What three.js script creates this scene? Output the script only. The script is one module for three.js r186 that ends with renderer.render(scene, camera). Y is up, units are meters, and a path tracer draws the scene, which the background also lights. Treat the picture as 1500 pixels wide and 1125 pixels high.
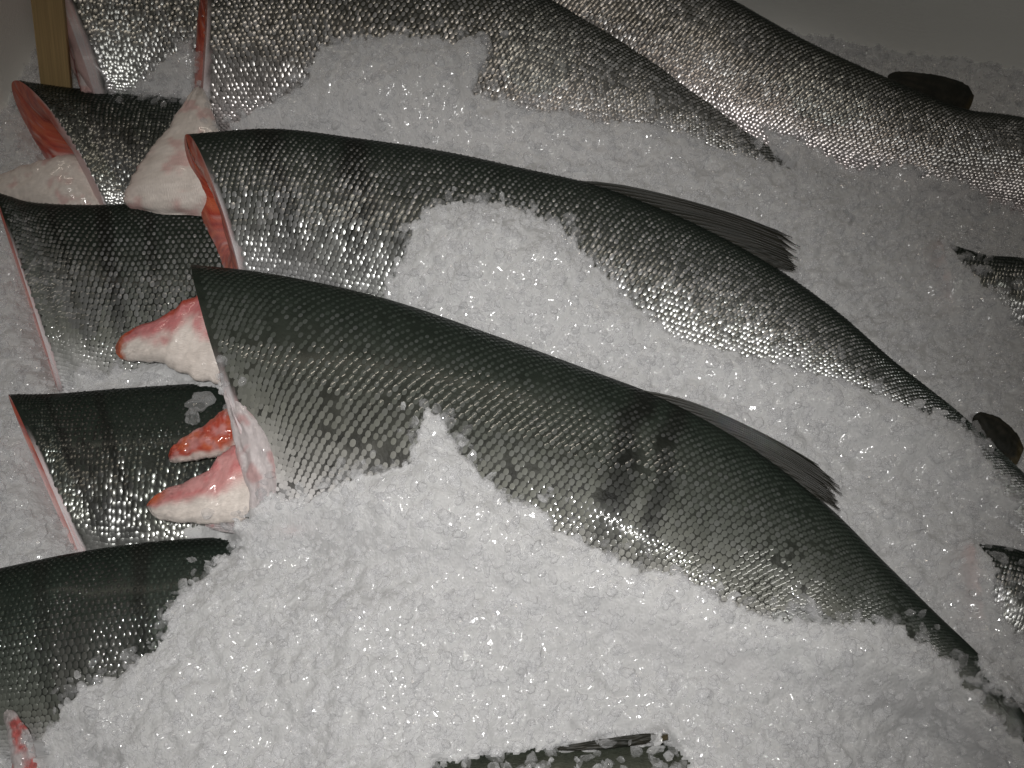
import * as THREE from 'three';
import { ImprovedNoise } from 'three/addons/math/ImprovedNoise.js';
import { RectAreaLightUniformsLib } from 'three/addons/lights/RectAreaLightUniformsLib.js';
import { RoundedBoxGeometry } from 'three/addons/geometries/RoundedBoxGeometry.js';
import { mergeGeometries } from 'three/addons/utils/BufferGeometryUtils.js';

// ---------------------------------------------------------------- camera, light, exposure
const scene = new THREE.Scene();
scene.background = new THREE.Color().setRGB(0.014, 0.014, 0.014);       // the dim hall round the tub
const camera = new THREE.PerspectiveCamera(42, 4 / 3, 0.02, 20);
camera.position.set(0, 0.66511, 0.32439);
camera.lookAt(0, 0, 0);
const renderer = new THREE.WebGLRenderer({ antialias: true });
renderer.toneMapping = THREE.LinearToneMapping;
renderer.toneMappingExposure = 1.0;
renderer.shadowMap.enabled = true;
RectAreaLightUniformsLib.init();
// the camera's own flash, a little above and left of the lens
const FLASH = [-0.035, 0.735, 0.32];
const flash = new THREE.SpotLight(new THREE.Color().setRGB(1, 0.985, 0.96), 1.75, 0, 0.60, 1, 2);
flash.name = 'flash_light';
flash.position.set(...FLASH);
flash.target.position.set(-0.06, 0, 0.11);
flash.castShadow = true;
flash.shadow.radius = 0.45;
scene.add(flash, flash.target);
// two fluorescent tubes of the hall, one over the wall side of the tub and one over its open side
const TUBE = [-0.3, 1.9, -0.8], TUBE_NEAR = [0.25, 1.75, 0.7];
for (const [at, power, r, g, b] of [[TUBE, 24, 1, 0.86, 0.7], [TUBE_NEAR, 32, 1, 0.97, 0.9]]) {
  const l = new THREE.RectAreaLight(new THREE.Color().setRGB(r, g, b), power, 1.0, 0.04);
  l.name = 'ceiling_tube_light'; l.position.set(...at); l.lookAt(0, 0, 0); scene.add(l);
}

// ---------------------------------------------------------------- helpers
let seed = 20240611;
function rnd() { seed = (seed + 0x6D2B79F5) | 0; let t = Math.imul(seed ^ (seed >>> 15), 1 | seed); t = (t + Math.imul(t ^ (t >>> 7), 61 | t)) ^ t; return ((t ^ (t >>> 14)) >>> 0) / 4294967296; }
const rs = (a, b) => a + (b - a) * rnd();
const perlin = new ImprovedNoise();
const nz = (x, y, z = 0.37) => perlin.noise(x, y, z);
const fbm = (x, y, z = 0.37) => nz(x, y, z) + 0.5 * nz(x * 2.03, y * 2.03, z + 3.1) + 0.25 * nz(x * 4.1, y * 4.1, z + 7.7);
const clamp = (x, a = 0, b = 1) => Math.min(b, Math.max(a, x));
const step = (a, b, x) => { const t = clamp((x - a) / (b - a)); return t * t * (3 - 2 * t); };
const mix3 = (a, b, t) => [a[0] + (b[0] - a[0]) * t, a[1] + (b[1] - a[1]) * t, a[2] + (b[2] - a[2]) * t];
const rgb = (r, g, b) => new THREE.Color().setRGB(r, g, b);
function ramp(stops, t) {
  if (t <= stops[0][0]) return stops[0][1];
  for (let i = 1; i < stops.length; i++) if (t <= stops[i][0]) return mix3(stops[i - 1][1], stops[i][1], (t - stops[i - 1][0]) / (stops[i][0] - stops[i - 1][0]));
  return stops[stops.length - 1][1];
}
const used = {};
function numbered(name) { const n = used[name] = (used[name] ?? -1) + 1; return n ? `${name}_${String(n).padStart(3, '0')}` : name; }
function thing(name, label, category, group) {
  const o = new THREE.Group(); o.name = numbered(name); o.userData = { label, category };
  if (group) o.userData.group = group;
  scene.add(o); return o;
}
function mesh(name, geometry, material, parent) {
  const m = new THREE.Mesh(geometry, material); m.name = name; m.castShadow = m.receiveShadow = true;
  (parent || scene).add(m); return m;
}
function grain(size, fn, srgb = false) {
  const d = new Uint8Array(size * size * 4);
  for (let y = 0; y < size; y++) for (let x = 0; x < size; x++) {
    const c = fn(x / size, y / size), k = (y * size + x) * 4;
    d[k] = 255 * clamp(c[0]); d[k + 1] = 255 * clamp(c[1]); d[k + 2] = 255 * clamp(c[2]); d[k + 3] = 255;
  }
  const t = new THREE.DataTexture(d, size, size); t.magFilter = THREE.LinearFilter; t.minFilter = THREE.LinearFilter;
  t.wrapS = t.wrapT = THREE.RepeatWrapping; if (srgb) t.colorSpace = THREE.SRGBColorSpace; t.needsUpdate = true; return t;
}

// ---------------------------------------------------------------- shapes, in metres (centre, half depth, half thickness per station)
const SALMON_SHAPES = {
  R1: [[-0.2059,0.005,0.0031,-0.0367,0.017,-0.093,0.0365],[-0.1622,0.0052,0.0138,-0.0185,0.0162,-0.0956,0.0364],[-0.0935,0.0053,0.0326,-0.0035,0.0153,-0.0939,0.0358],[-0.0216,0.0055,0.0567,0.0065,0.0145,-0.0874,0.0342],[0.0387,0.0057,0.0804,0.0156,0.0137,-0.0827,0.0336],[0.0924,0.0058,0.1021,0.0219,0.0128,-0.0781,0.033],[0.142,0.006,0.1265,0.0249,0.012,-0.0687,0.0304],[0.1883,0.0062,0.1525,0.0233,0.0112,-0.0548,0.0253],[0.2255,0.0063,0.1766,0.0196,0.0103,-0.0395,0.0193],[0.2607,0.0065,0.1982,0.0143,0.0095,-0.0253,0.0133],[0.2907,0.0067,0.2184,0.0095,0.0087,-0.0161,0.0091],[0.3086,0.0068,0.2411,0.0076,0.0078,-0.0117,0.0072],[0.3203,0.007,0.2649,0.0077,0.007,-0.0112,0.007]],
  R2: [[-0.244,-0.008,-0.1558,-0.025,0.022,-0.0662,0.0267],[-0.1837,-0.0083,-0.1539,-0.0142,0.0209,-0.0743,0.0289],[-0.1218,-0.0086,-0.1434,-0.0079,0.0198,-0.0767,0.0299],[-0.0604,-0.0089,-0.1297,-0.0013,0.0188,-0.0788,0.031],[0.0001,-0.0092,-0.1137,0.0054,0.0177,-0.0784,0.0315],[0.0569,-0.0095,-0.0992,0.0094,0.0166,-0.0761,0.0313],[0.11,-0.0098,-0.0802,0.0157,0.0155,-0.0693,0.0295],[0.1538,-0.0102,-0.0607,0.0187,0.0145,-0.0617,0.0273],[0.1939,-0.0105,-0.0403,0.0185,0.0134,-0.0531,0.0244],[0.2326,-0.0108,-0.0164,0.0178,0.0123,-0.0424,0.0204],[0.2718,-0.0111,0.0128,0.014,0.0112,-0.0312,0.0157],[0.3148,-0.0114,0.0409,0.01,0.0102,-0.0206,0.0111],[0.346,-0.0117,0.0713,0.007,0.0091,-0.0167,0.0092],[0.3734,-0.012,0.1022,0.0068,0.008,-0.0145,0.0082]],
  R3: [[-0.2755,0.0,-0.3312,0.0029,0.03,-0.0669,0.0264],[-0.2071,-0.0053,-0.3382,0.0037,0.0273,-0.0793,0.0311],[-0.1314,-0.0106,-0.3352,0.0069,0.0246,-0.0855,0.0339],[-0.0549,-0.0159,-0.326,0.0112,0.0219,-0.0855,0.0347],[0.0095,-0.0212,-0.3133,0.0155,0.0192,-0.082,0.0342],[0.0582,-0.0265,-0.296,0.0164,0.0165,-0.0738,0.0317],[0.1036,-0.0318,-0.2786,0.0199,0.0138,-0.0618,0.0279],[0.1487,-0.0371,-0.2603,0.0231,0.0111,-0.0489,0.0237],[0.1959,-0.0424,-0.2381,0.0227,0.0084,-0.0335,0.0182],[0.247,-0.0477,-0.203,0.0155,0.0057,-0.0169,0.0106],[0.2822,-0.053,-0.1681,0.0126,0.003,-0.012,0.0081]],
  R4: [[0.0129,-0.014,-0.4197,0.0193,0.026,-0.0663,0.0265],[0.0756,-0.0157,-0.3825,0.0193,0.0243,-0.0621,0.0258],[0.1398,-0.0174,-0.3508,0.0166,0.0226,-0.0624,0.0263],[0.1903,-0.0191,-0.3238,0.0137,0.0209,-0.0588,0.0254],[0.2448,-0.0208,-0.2895,0.0165,0.0192,-0.051,0.0234],[0.3072,-0.0224,-0.2593,0.016,0.0176,-0.0431,0.0208],[0.371,-0.0241,-0.2308,0.0132,0.0159,-0.0399,0.0195],[0.4313,-0.0258,-0.2205,0.0113,0.0142,-0.0403,0.0198],[0.489,-0.0275,-0.2013,0.0074,0.0125,-0.0317,0.016]],
  R5: [[0.3566,-0.0335,-0.1091,-0.0043,0.0115,-0.0331,0.0148],[0.384,-0.0314,-0.0947,-0.0014,0.0124,-0.0321,0.0144],[0.4148,-0.0292,-0.0883,-0.0015,0.0132,-0.0326,0.0148],[0.4626,-0.0271,-0.0754,0.0009,0.0141,-0.0326,0.0149],[0.511,-0.025,-0.0586,0.0002,0.015,-0.0316,0.0147]],
  R6: [[0.3209,-0.018,0.1532,-0.0017,0.012,-0.0337,0.0151],[0.3408,-0.0173,0.1631,0.003,0.0127,-0.0398,0.0176],[0.3659,-0.0165,0.1737,0.003,0.0135,-0.0404,0.0179],[0.4076,-0.0158,0.1895,0.0023,0.0142,-0.0378,0.017],[0.4489,-0.015,0.2032,0.0006,0.015,-0.0328,0.0151]],
  L1: [[-0.4069,-0.005,-0.3706,-0.0283,0.035,-0.0663,0.0273],[-0.3528,-0.0175,-0.3821,-0.0073,0.0325,-0.0729,0.0272],[-0.285,-0.03,-0.3911,-0.0053,0.03,-0.0772,0.0282],[-0.2145,-0.0425,-0.3977,-0.0022,0.0275,-0.0791,0.0285],[-0.1385,-0.055,-0.4041,-0.0019,0.025,-0.0809,0.0288]],
  L2: [[-0.4057,-0.045,-0.2558,-0.0473,0.015,-0.0635,0.029],[-0.3674,-0.053,-0.2554,-0.0384,0.014,-0.0633,0.0268],[-0.3195,-0.061,-0.2581,-0.0275,0.013,-0.0647,0.0252],[-0.2755,-0.069,-0.2608,-0.0242,0.012,-0.0661,0.0249],[-0.2054,-0.077,-0.2635,-0.0198,0.011,-0.064,0.0234],[-0.1339,-0.085,-0.2658,-0.0153,0.01,-0.0614,0.0218]],
  L3: [[-0.3991,-0.0385,-0.105,-0.0367,0.0165,-0.0839,0.0354],[-0.367,-0.0466,-0.1008,-0.0327,0.0154,-0.0836,0.0339],[-0.3135,-0.0547,-0.103,-0.0209,0.0143,-0.0874,0.0331],[-0.2552,-0.0628,-0.1105,-0.01,0.0132,-0.0917,0.0332],[-0.1923,-0.0709,-0.1145,-0.0064,0.0121,-0.09,0.0317],[-0.1237,-0.079,-0.1183,-0.004,0.011,-0.0855,0.0294]],
  L4: [[-0.348,-0.0385,0.0625,-0.035,0.0165,-0.0642,0.0285],[-0.3196,-0.0459,0.0623,-0.0328,0.0151,-0.0689,0.0289],[-0.2765,-0.0533,0.0571,-0.0279,0.0137,-0.0725,0.0287],[-0.2269,-0.0607,0.0507,-0.0169,0.0123,-0.0747,0.0276],[-0.1681,-0.0681,0.0459,-0.0129,0.0109,-0.0742,0.0265],[-0.1078,-0.0755,0.0433,-0.0085,0.0095,-0.0709,0.0245]],
  L5: [[-0.3721,-0.032,0.1995,-0.0185,0.018,-0.0558,0.0234],[-0.3431,-0.0375,0.1945,-0.0153,0.0167,-0.0613,0.0244],[-0.3043,-0.043,0.1873,-0.0115,0.0153,-0.0664,0.0254],[-0.2621,-0.0485,0.18,-0.0089,0.014,-0.0688,0.0255],[-0.2188,-0.054,0.1738,-0.0058,0.0127,-0.0688,0.0248],[-0.1743,-0.0595,0.1686,-0.0022,0.0113,-0.0668,0.0235],[-0.126,-0.065,0.1687,-0.0007,0.01,-0.0616,0.0212]],
  B1: [[-0.1063,-0.025,0.317,-0.0082,0.025,-0.0468,0.0215],[-0.0599,-0.0267,0.3131,-0.0044,0.0233,-0.0508,0.0224],[-0.0129,-0.0283,0.3091,-0.0001,0.0217,-0.0528,0.0228],[0.0389,-0.03,0.3056,0.0047,0.02,-0.0545,0.0233],[0.0889,-0.0317,0.304,0.0075,0.0183,-0.0542,0.0231],[0.1343,-0.0333,0.3093,0.0102,0.0167,-0.0507,0.0218],[0.1828,-0.035,0.3231,0.0125,0.015,-0.0444,0.0194]]
};
const FLAP_SHAPES = {
  R1low: [[-0.2559,-0.003,0.0941,-0.0007,0.001,-0.0017,0.003],[-0.2456,-0.002,0.0935,0.0006,0.004,-0.0092,0.005],[-0.2292,0.0,0.0917,0.0009,0.006,-0.013,0.0065],[-0.2125,0.0015,0.0886,-0.0003,0.0075,-0.0175,0.008],[-0.1977,0.0025,0.0808,-0.0043,0.0085,-0.0233,0.0095],[-0.181,0.0025,0.0762,-0.0063,0.0085,-0.0239,0.011],[-0.1673,0.002,0.0751,-0.0038,0.008,-0.018,0.011]],
  R1up: [[-0.2467,-0.005,0.0571,-0.001,0.001,-0.0036,0.003],[-0.2394,-0.004,0.053,-0.0028,0.002,-0.0066,0.005],[-0.2283,-0.0025,0.0486,-0.0035,0.0025,-0.0093,0.006],[-0.2159,-0.001,0.0444,-0.0049,0.003,-0.0113,0.007],[-0.2055,-0.0005,0.0363,-0.0054,0.0035,-0.0125,0.008],[-0.1966,-0.0005,0.032,-0.0047,0.0035,-0.0114,0.008]],
  R2: [[-0.3073,-0.02,-0.0389,-0.0011,0.002,-0.0043,0.0034],[-0.2957,-0.0185,-0.0423,0.0007,0.0045,-0.0114,0.006],[-0.2738,-0.0175,-0.0466,0.0006,0.0065,-0.0163,0.008],[-0.2568,-0.018,-0.0488,-0.0004,0.008,-0.0264,0.009],[-0.2353,-0.019,-0.0505,-0.0037,0.009,-0.0366,0.009],[-0.2118,-0.021,-0.0502,-0.004,0.009,-0.0412,0.008]],
  R3: [[-0.2698,0.0,-0.2854,-0.0055,0.0,-0.0015,0.004],[-0.2706,-0.005,-0.2637,-0.0142,-0.001,-0.0028,0.007],[-0.2725,-0.009,-0.241,-0.0245,-0.003,-0.0044,0.01],[-0.2765,-0.0135,-0.2188,-0.0339,-0.0035,-0.005,0.013],[-0.2792,-0.0175,-0.199,-0.0414,-0.0035,-0.0048,0.014],[-0.2817,-0.024,-0.1851,-0.0459,-0.002,-0.0046,0.013],[-0.2828,-0.033,-0.1787,-0.0435,-0.001,-0.0042,0.009]],
  L2: [[-0.4638,-0.046,-0.2054,0.0002,0.004,-0.0072,0.005],[-0.4358,-0.045,-0.2123,-0.0005,0.007,-0.0141,0.008],[-0.4108,-0.044,-0.2149,-0.0013,0.008,-0.0196,0.01],[-0.3853,-0.046,-0.2172,-0.0052,0.008,-0.0249,0.01],[-0.3638,-0.056,-0.2235,-0.0092,0.006,-0.0298,0.008]],
  L1: [[-0.4341,-0.02,-0.4289,-0.0047,0.0,0.0009,0.004],[-0.4145,-0.0205,-0.3952,-0.0083,0.0005,0.0023,0.006],[-0.3987,-0.023,-0.3637,-0.0098,0.001,0.0027,0.007],[-0.3865,-0.027,-0.3336,-0.0105,0.001,0.0018,0.007],[-0.3787,-0.035,-0.3086,-0.0105,0.001,0.0017,0.006]],
  L5: [[-0.3395,-0.03,0.2264,-0.0016,0.0,-0.0009,0.003],[-0.3282,-0.026,0.2365,-0.0051,0.002,-0.0006,0.007],[-0.3203,-0.026,0.2501,-0.0064,0.004,-0.0004,0.009],[-0.3156,-0.03,0.2677,-0.007,0.004,0.0003,0.009]],
  R1pec: [[-0.2159,-0.0115,0.1043,-0.0003,0.0015,-0.0015,0.0025],[-0.2009,-0.011,0.106,-0.0006,0.002,-0.0033,0.004],[-0.1834,-0.011,0.1077,-0.0009,0.003,-0.0038,0.005],[-0.1642,-0.011,0.1077,-0.0009,0.003,-0.0033,0.005],[-0.148,-0.012,0.1067,-0.0006,0.003,-0.0025,0.004]],
  R1pfin: [[-0.1927,-0.0025,0.0991,-0.0005,0.0005,-0.0011,0.0012],[-0.1804,-0.002,0.101,-0.0005,0.001,-0.0027,0.0016],[-0.166,-0.002,0.1022,-0.0006,0.001,-0.0034,0.0016],[-0.1494,-0.0025,0.103,-0.0005,0.0015,-0.0032,0.0015]],
  R4adi: [[0.3286,-0.005,-0.2986,0.0012,0.001,-0.0092,0.0015],[0.3527,-0.0055,-0.2905,0.0032,0.0025,-0.0147,0.002],[0.3761,-0.006,-0.2795,0.0055,0.003,-0.0195,0.002],[0.391,-0.0075,-0.277,0.0057,0.0025,-0.0161,0.0016],[0.399,-0.0095,-0.2756,0.0036,0.0015,-0.0078,0.001]],
  R2adi: [[0.341,-0.013,0.0237,0.0031,0.001,-0.0073,0.0015],[0.3527,-0.012,0.0346,0.0056,0.002,-0.0128,0.002],[0.3628,-0.012,0.046,0.0065,0.002,-0.0121,0.002],[0.3696,-0.0125,0.0533,0.0038,0.0015,-0.0069,0.0012]],
  R1adi: [[0.3011,0.007,0.2098,0.0019,0.001,-0.0058,0.0015],[0.309,0.007,0.2191,0.0059,0.001,-0.0091,0.002],[0.3161,0.007,0.2304,0.0066,0.001,-0.0086,0.002],[0.3209,0.0055,0.2401,0.0046,0.0005,-0.0053,0.0012]],
  B1fin: [[0.0281,0.0095,0.2561,-0.0006,0.0005,-0.0013,0.001],[0.0557,0.012,0.2534,-0.0008,0.001,-0.0027,0.0012],[0.081,0.013,0.2505,-0.0008,0.001,-0.0029,0.0012],[0.0965,0.0115,0.249,0.0001,0.0005,-0.002,0.001]],
  R1col: [[-0.2072,0.028,0.0009,-0.003,-0.002,-0.0005,0.003],[-0.1961,0.029,0.0222,-0.0062,-0.005,-0.001,0.005],[-0.1867,0.027,0.0415,-0.0094,-0.007,-0.001,0.0065],[-0.1792,0.022,0.0595,-0.0124,-0.008,-0.0007,0.0075],[-0.1745,0.013,0.0775,-0.0122,-0.007,-0.0014,0.008],[-0.1746,0.0,0.0982,-0.0091,-0.004,-0.0014,0.006]]
};
// ---------------------------------------------------------------- a smooth body lofted through stations
// a station: centre x y z, half depth vector x y z (towards the back), half thickness
class Loft {
  constructor(rows, opt = {}) {
    this.n = rows.length;
    this.c = new THREE.CatmullRomCurve3(rows.map((r) => new THREE.Vector3(r[0], r[1], r[2])), false, 'catmullrom', 0.5);
    this.h = new THREE.CatmullRomCurve3(rows.map((r) => new THREE.Vector3(r[3], r[4], r[5])), false, 'catmullrom', 0.5);
    this.b = rows.map((r) => r[6]);
    this.cut = opt.cut || 0; this.edge = opt.edge ?? 1.1; this.closeTip = opt.closeTip; this.wob = opt.wob || 0; this.seed = opt.seed || 0; this.rag = opt.rag || 0;
    this.length = this.c.getLength();
    const f = []; for (let i = 0; i <= 100; i++) f.push(this.frameRaw(i / 100)); this.f = f;
  }
  frameRaw(u) {
    const C = this.c.getPoint(u), H = this.h.getPoint(u), T = this.c.getTangent(u);
    const N = new THREE.Vector3().crossVectors(H, T).normalize(); if (N.y < 0) N.negate();
    const x = u * (this.n - 1), i = Math.min(this.n - 2, Math.floor(x)), k = x - i;
    return { C, H, T, N, b: this.b[i] + (this.b[i + 1] - this.b[i]) * (k * k * (3 - 2 * k)) };
  }
  frame(u) {
    const x = clamp(u) * 100, i = Math.min(99, Math.floor(x)), k = x - i, a = this.f[i], b = this.f[i + 1];
    return { C: a.C.clone().lerp(b.C, k), H: a.H.clone().lerp(b.H, k), T: a.T.clone().lerp(b.T, k).normalize(), N: a.N.clone().lerp(b.N, k).normalize(), b: a.b + (b.b - a.b) * k };
  }
  // th: 0 back edge, PI/2 upper flank, PI belly edge
  at(u, th) {
    const f = this.frame(u), c = Math.cos(th), s = Math.sin(th);
    let b = f.b * Math.sign(s) * Math.pow(Math.abs(s), this.edge), h = c;
    if (this.closeTip && u < 0.08) { const k = Math.sqrt(u / 0.08); b *= k; h *= 0.4 + 0.6 * k; }
    const p = f.C.clone().addScaledVector(f.H, h).addScaledVector(f.N, b);
    if (this.cut) p.addScaledVector(f.T, this.cut * s * Math.pow(1 - u, 6));
    if (this.wob) p.addScaledVector(f.N, this.wob * (nz(u * 7 + this.seed, c * 2.2, this.seed) + (this.rag ? 0.35 * nz(u * 13, c * 5 + this.seed, 2) + 0.12 * nz(u * 30, c * 11, this.seed) : 0)));
    if (this.rag) p.addScaledVector(f.H, this.rag * c * (nz(u * 11 + this.seed, Math.sign(c) * 2, 4) + 0.6 * nz(u * 31, Math.sign(c) * 2 + this.seed, 8)));
    return p;
  }
  normal(u, th) {
    const e = 0.004, a = this.at(Math.min(1, u + e), th).sub(this.at(Math.max(0, u - e), th)), b = this.at(u, th + 0.03).sub(this.at(u, th - 0.03));
    const n = b.cross(a).normalize(), f = this.frame(u); return n.dot(this.at(u, th).sub(f.C)) < 0 ? n.negate() : n;
  }
  // closed skin, coloured by color(u, th); u0..u1
  geometry(nu, nt, color, cap = true) {
    const pos = [], col = [], uv = [], idx = [];
    for (let i = 0; i <= nu; i++) for (let j = 0; j <= nt; j++) {
      const u = i / nu, th = j / nt * Math.PI * 2, p = this.at(u, th);
      pos.push(p.x, p.y, p.z); uv.push(u * this.length, j / nt * 0.4); col.push(...color(u, th, p));
    }
    const w = nt + 1;
    for (let i = 0; i < nu; i++) for (let j = 0; j < nt; j++) { const a = i * w + j; idx.push(a, a + 1, a + w, a + 1, a + w + 1, a + w); }
    if (cap) for (const u of cap === 'both' ? [0, 1] : [1]) {
      const k = pos.length / 3, f = this.frame(u); pos.push(f.C.x, f.C.y, f.C.z); uv.push(0, 0); col.push(...color(u, 1.5, f.C));
      const o = u ? nu * w : 0; for (let j = 0; j < nt; j++) idx.push(k, o + j, o + j + 1);
    }
    const g = new THREE.BufferGeometry();
    g.setAttribute('position', new THREE.Float32BufferAttribute(pos, 3));
    g.setAttribute('color', new THREE.Float32BufferAttribute(col, 3));
    g.setAttribute('uv', new THREE.Float32BufferAttribute(uv, 2));
    g.setIndex(idx); g.computeVertexNormals();
    const nn = g.attributes.normal;                                     // the seam along the back shares its normals
    for (let i = 0; i <= nu; i++) { const a = i * w, b = a + nt, v = new THREE.Vector3(nn.getX(a) + nn.getX(b), nn.getY(a) + nn.getY(b), nn.getZ(a) + nn.getZ(b)).normalize(); nn.setXYZ(a, v.x, v.y, v.z); nn.setXYZ(b, v.x, v.y, v.z); }
    return g;
  }
}

// ---------------------------------------------------------------- materials
const skinBump = grain(512, (x, y) => { const a = 0.5 + 0.35 * fbm(x * 60, y * 60) + 0.2 * nz(x * 17, y * 17, 4); return [a, a, a]; });
skinBump.repeat.set(9, 9);
const fleshBump = grain(512, (x, y) => { const a = 0.5 + 0.4 * fbm(x * 24, y * 60, 2); return [a, a, a]; });
fleshBump.repeat.set(14, 14);
const M = {
  skin: new THREE.MeshPhysicalMaterial({ name: 'wet skin', color: 0xffffff, vertexColors: true, roughness: 0.5, metalness: 0.03, specularIntensity: 0.25, clearcoat: 0.1, clearcoatRoughness: 0.15, bumpMap: skinBump, bumpScale: 0.0005 }),
  scale: new THREE.MeshPhysicalMaterial({ name: 'silver scale', color: 0xffffff, roughness: 0.28, metalness: 0.6, clearcoat: 0.35, clearcoatRoughness: 0.15 }),
  dullScale: new THREE.MeshPhysicalMaterial({ name: 'pigmented scale', color: 0xffffff, roughness: 0.5, metalness: 0.05, specularIntensity: 0.25, clearcoat: 0.8, clearcoatRoughness: 0.06 }),
  flesh: new THREE.MeshPhysicalMaterial({ name: 'wet flesh', color: 0xffffff, vertexColors: true, roughness: 0.45, clearcoat: 0.6, clearcoatRoughness: 0.1, bumpMap: fleshBump, bumpScale: 0.0005 }),
  fin: new THREE.MeshPhysicalMaterial({ name: 'fin', color: 0xffffff, vertexColors: true, roughness: 0.5, specularIntensity: 0.4 }),
  ray: new THREE.MeshPhysicalMaterial({ name: 'fin ray', color: rgb(0.016, 0.015, 0.012), roughness: 0.4, clearcoat: 0.3 }),
};
const FLANK = [[0, [0.010, 0.014, 0.011]], [0.14, [0.016, 0.023, 0.018]], [0.28, [0.022, 0.029, 0.023]], [0.45, [0.050, 0.056, 0.047]], [0.6, [0.100, 0.104, 0.090]], [0.72, [0.26, 0.26, 0.25]], [0.85, [0.46, 0.46, 0.46]], [1, [0.58, 0.56, 0.56]]];
const RED = [0.40, 0.050, 0.024], ORANGE = [0.50, 0.11, 0.045], PINK = [0.54, 0.25, 0.24], CREAM = [0.68, 0.61, 0.56], PALE = [0.60, 0.54, 0.54];

// one scale: a low dome, x towards the tail, y across, z outwards; unit pitch
const scaleGeometry = (() => {
  const pos = [], idx = [], out = [[0.52, 0], [0.42, 0.33], [0.14, 0.5], [-0.28, 0.46], [-0.5, 0.2], [-0.5, -0.2], [-0.28, -0.46], [0.14, -0.5], [0.42, -0.33]];
  pos.push(0, 0, 0.07);
  for (const [x, y] of out) pos.push(x * 0.6, y * 0.6, 0.052 + 0.02 * x);
  for (const [x, y] of out) pos.push(x, y, -0.02 + 0.05 * x);
  const n = out.length;
  for (let i = 0; i < n; i++) { const a = 1 + i, b = 1 + (i + 1) % n; idx.push(0, a, b, a, a + n, b, b, a + n, b + n); }
  const g = new THREE.BufferGeometry(); g.setAttribute('position', new THREE.Float32BufferAttribute(pos, 3)); g.setIndex(idx); g.computeVertexNormals(); return g;
})();
const TONES = [], DULL = [];
for (let i = 0; i < 14; i++) { const v = 0.012 * Math.pow(0.75 / 0.012, i / 13); const m = M.scale.clone(); m.name = 'scale tone'; m.color.setRGB(v, v * 1.02, v * (i < 7 ? 0.93 : 0.99)); TONES.push(m); const d = M.dullScale.clone(); d.name = 'pigmented scale tone'; d.color.copy(m.color); DULL.push(d); }

function flapColor(kind, sd) {
  return (u, th, p) => {
    const t = th <= Math.PI ? th / Math.PI : 2 - th / Math.PI, n = fbm(p.x * 60 + sd, p.z * 60, p.y * 60), m = fbm(p.x * 320 + sd, p.z * 320, 5);
    let c;
    if (kind === 'white') c = mix3(CREAM, PINK, 0.5 * step(0.1, 0.5, n) + 0.25 * step(0.35, 0.0, t));
    else if (kind === 'tip') { c = mix3(CREAM, [0.52, 0.17, 0.17], step(0.56, 0.34, t + 0.2 * n) * step(0, 0.2, u)); c = mix3(c, RED, step(0.26, 0.14, t + 0.1 * n)); c = mix3(c, ORANGE, step(0.2, 0.1, u + 0.05 * m)); }
    else if (kind === 'belly') { c = mix3(PINK, [0.50, 0.13, 0.13], step(0.0, 0.4, n) * 0.7); c = mix3(c, CREAM, step(0.42, 0.6, t + 0.12 * n)); c = mix3(c, ORANGE, step(0.26, 0.12, u) * step(0.5, 0.3, t + 0.1 * n)); c = mix3(c, PALE, step(0.8, 1.0, u) * 0.8); }
    else if (kind === 'meat') { c = mix3(ORANGE, RED, step(-0.3, 0.3, n)); c = mix3(c, PINK, step(0.0, 0.35, fbm(p.x * 70 + sd, p.z * 70, 2)) * 0.75); c = mix3(c, CREAM, step(0.7, 0.9, t + 0.3 * n) * 0.8); }
    else if (kind === 'pink') c = mix3(PALE, [0.55, 0.13, 0.12], step(-0.1, 0.35, n));
    else if (kind === 'collar') { c = mix3(PALE, PINK, step(0.0, 0.4, n) * 0.6); c = mix3(c, [0.38, 0.09, 0.09], step(0.25, 0.1, t + 0.1 * n)); }
    else if (kind === 'fin') { const s = 0.6 + 0.4 * Math.sin(t * 40); c = mix3([0.012, 0.013, 0.010], [0.03, 0.027, 0.02], clamp(s * (0.5 + n) + 0.3 * m)); c = mix3(c, [0.06, 0.046, 0.02], step(0.8, 1, u + 0.15 * n) * 0.7); }
    const k = 0.94 + 0.16 * m; return [c[0] * k, c[1] * k, c[2] * k];
  };
}
const finMat = M.fin;
function flap(key, name, kind, parent, opt = {}) {
  const l = new Loft(FLAP_SHAPES[key], { edge: kind === 'fin' ? 0.9 : 0.75, closeTip: true, wob: opt.wob ?? (kind === 'fin' ? 0.0006 : 0.0022), seed: opt.seed ?? key.length * 3.7, rag: kind === 'fin' ? 0.05 : 0.08 });
  return mesh(name, l.geometry(72, 56, flapColor(kind, opt.seed ?? 1), 'both'), kind === 'fin' ? M.fin : M.flesh, parent);
}

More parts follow.
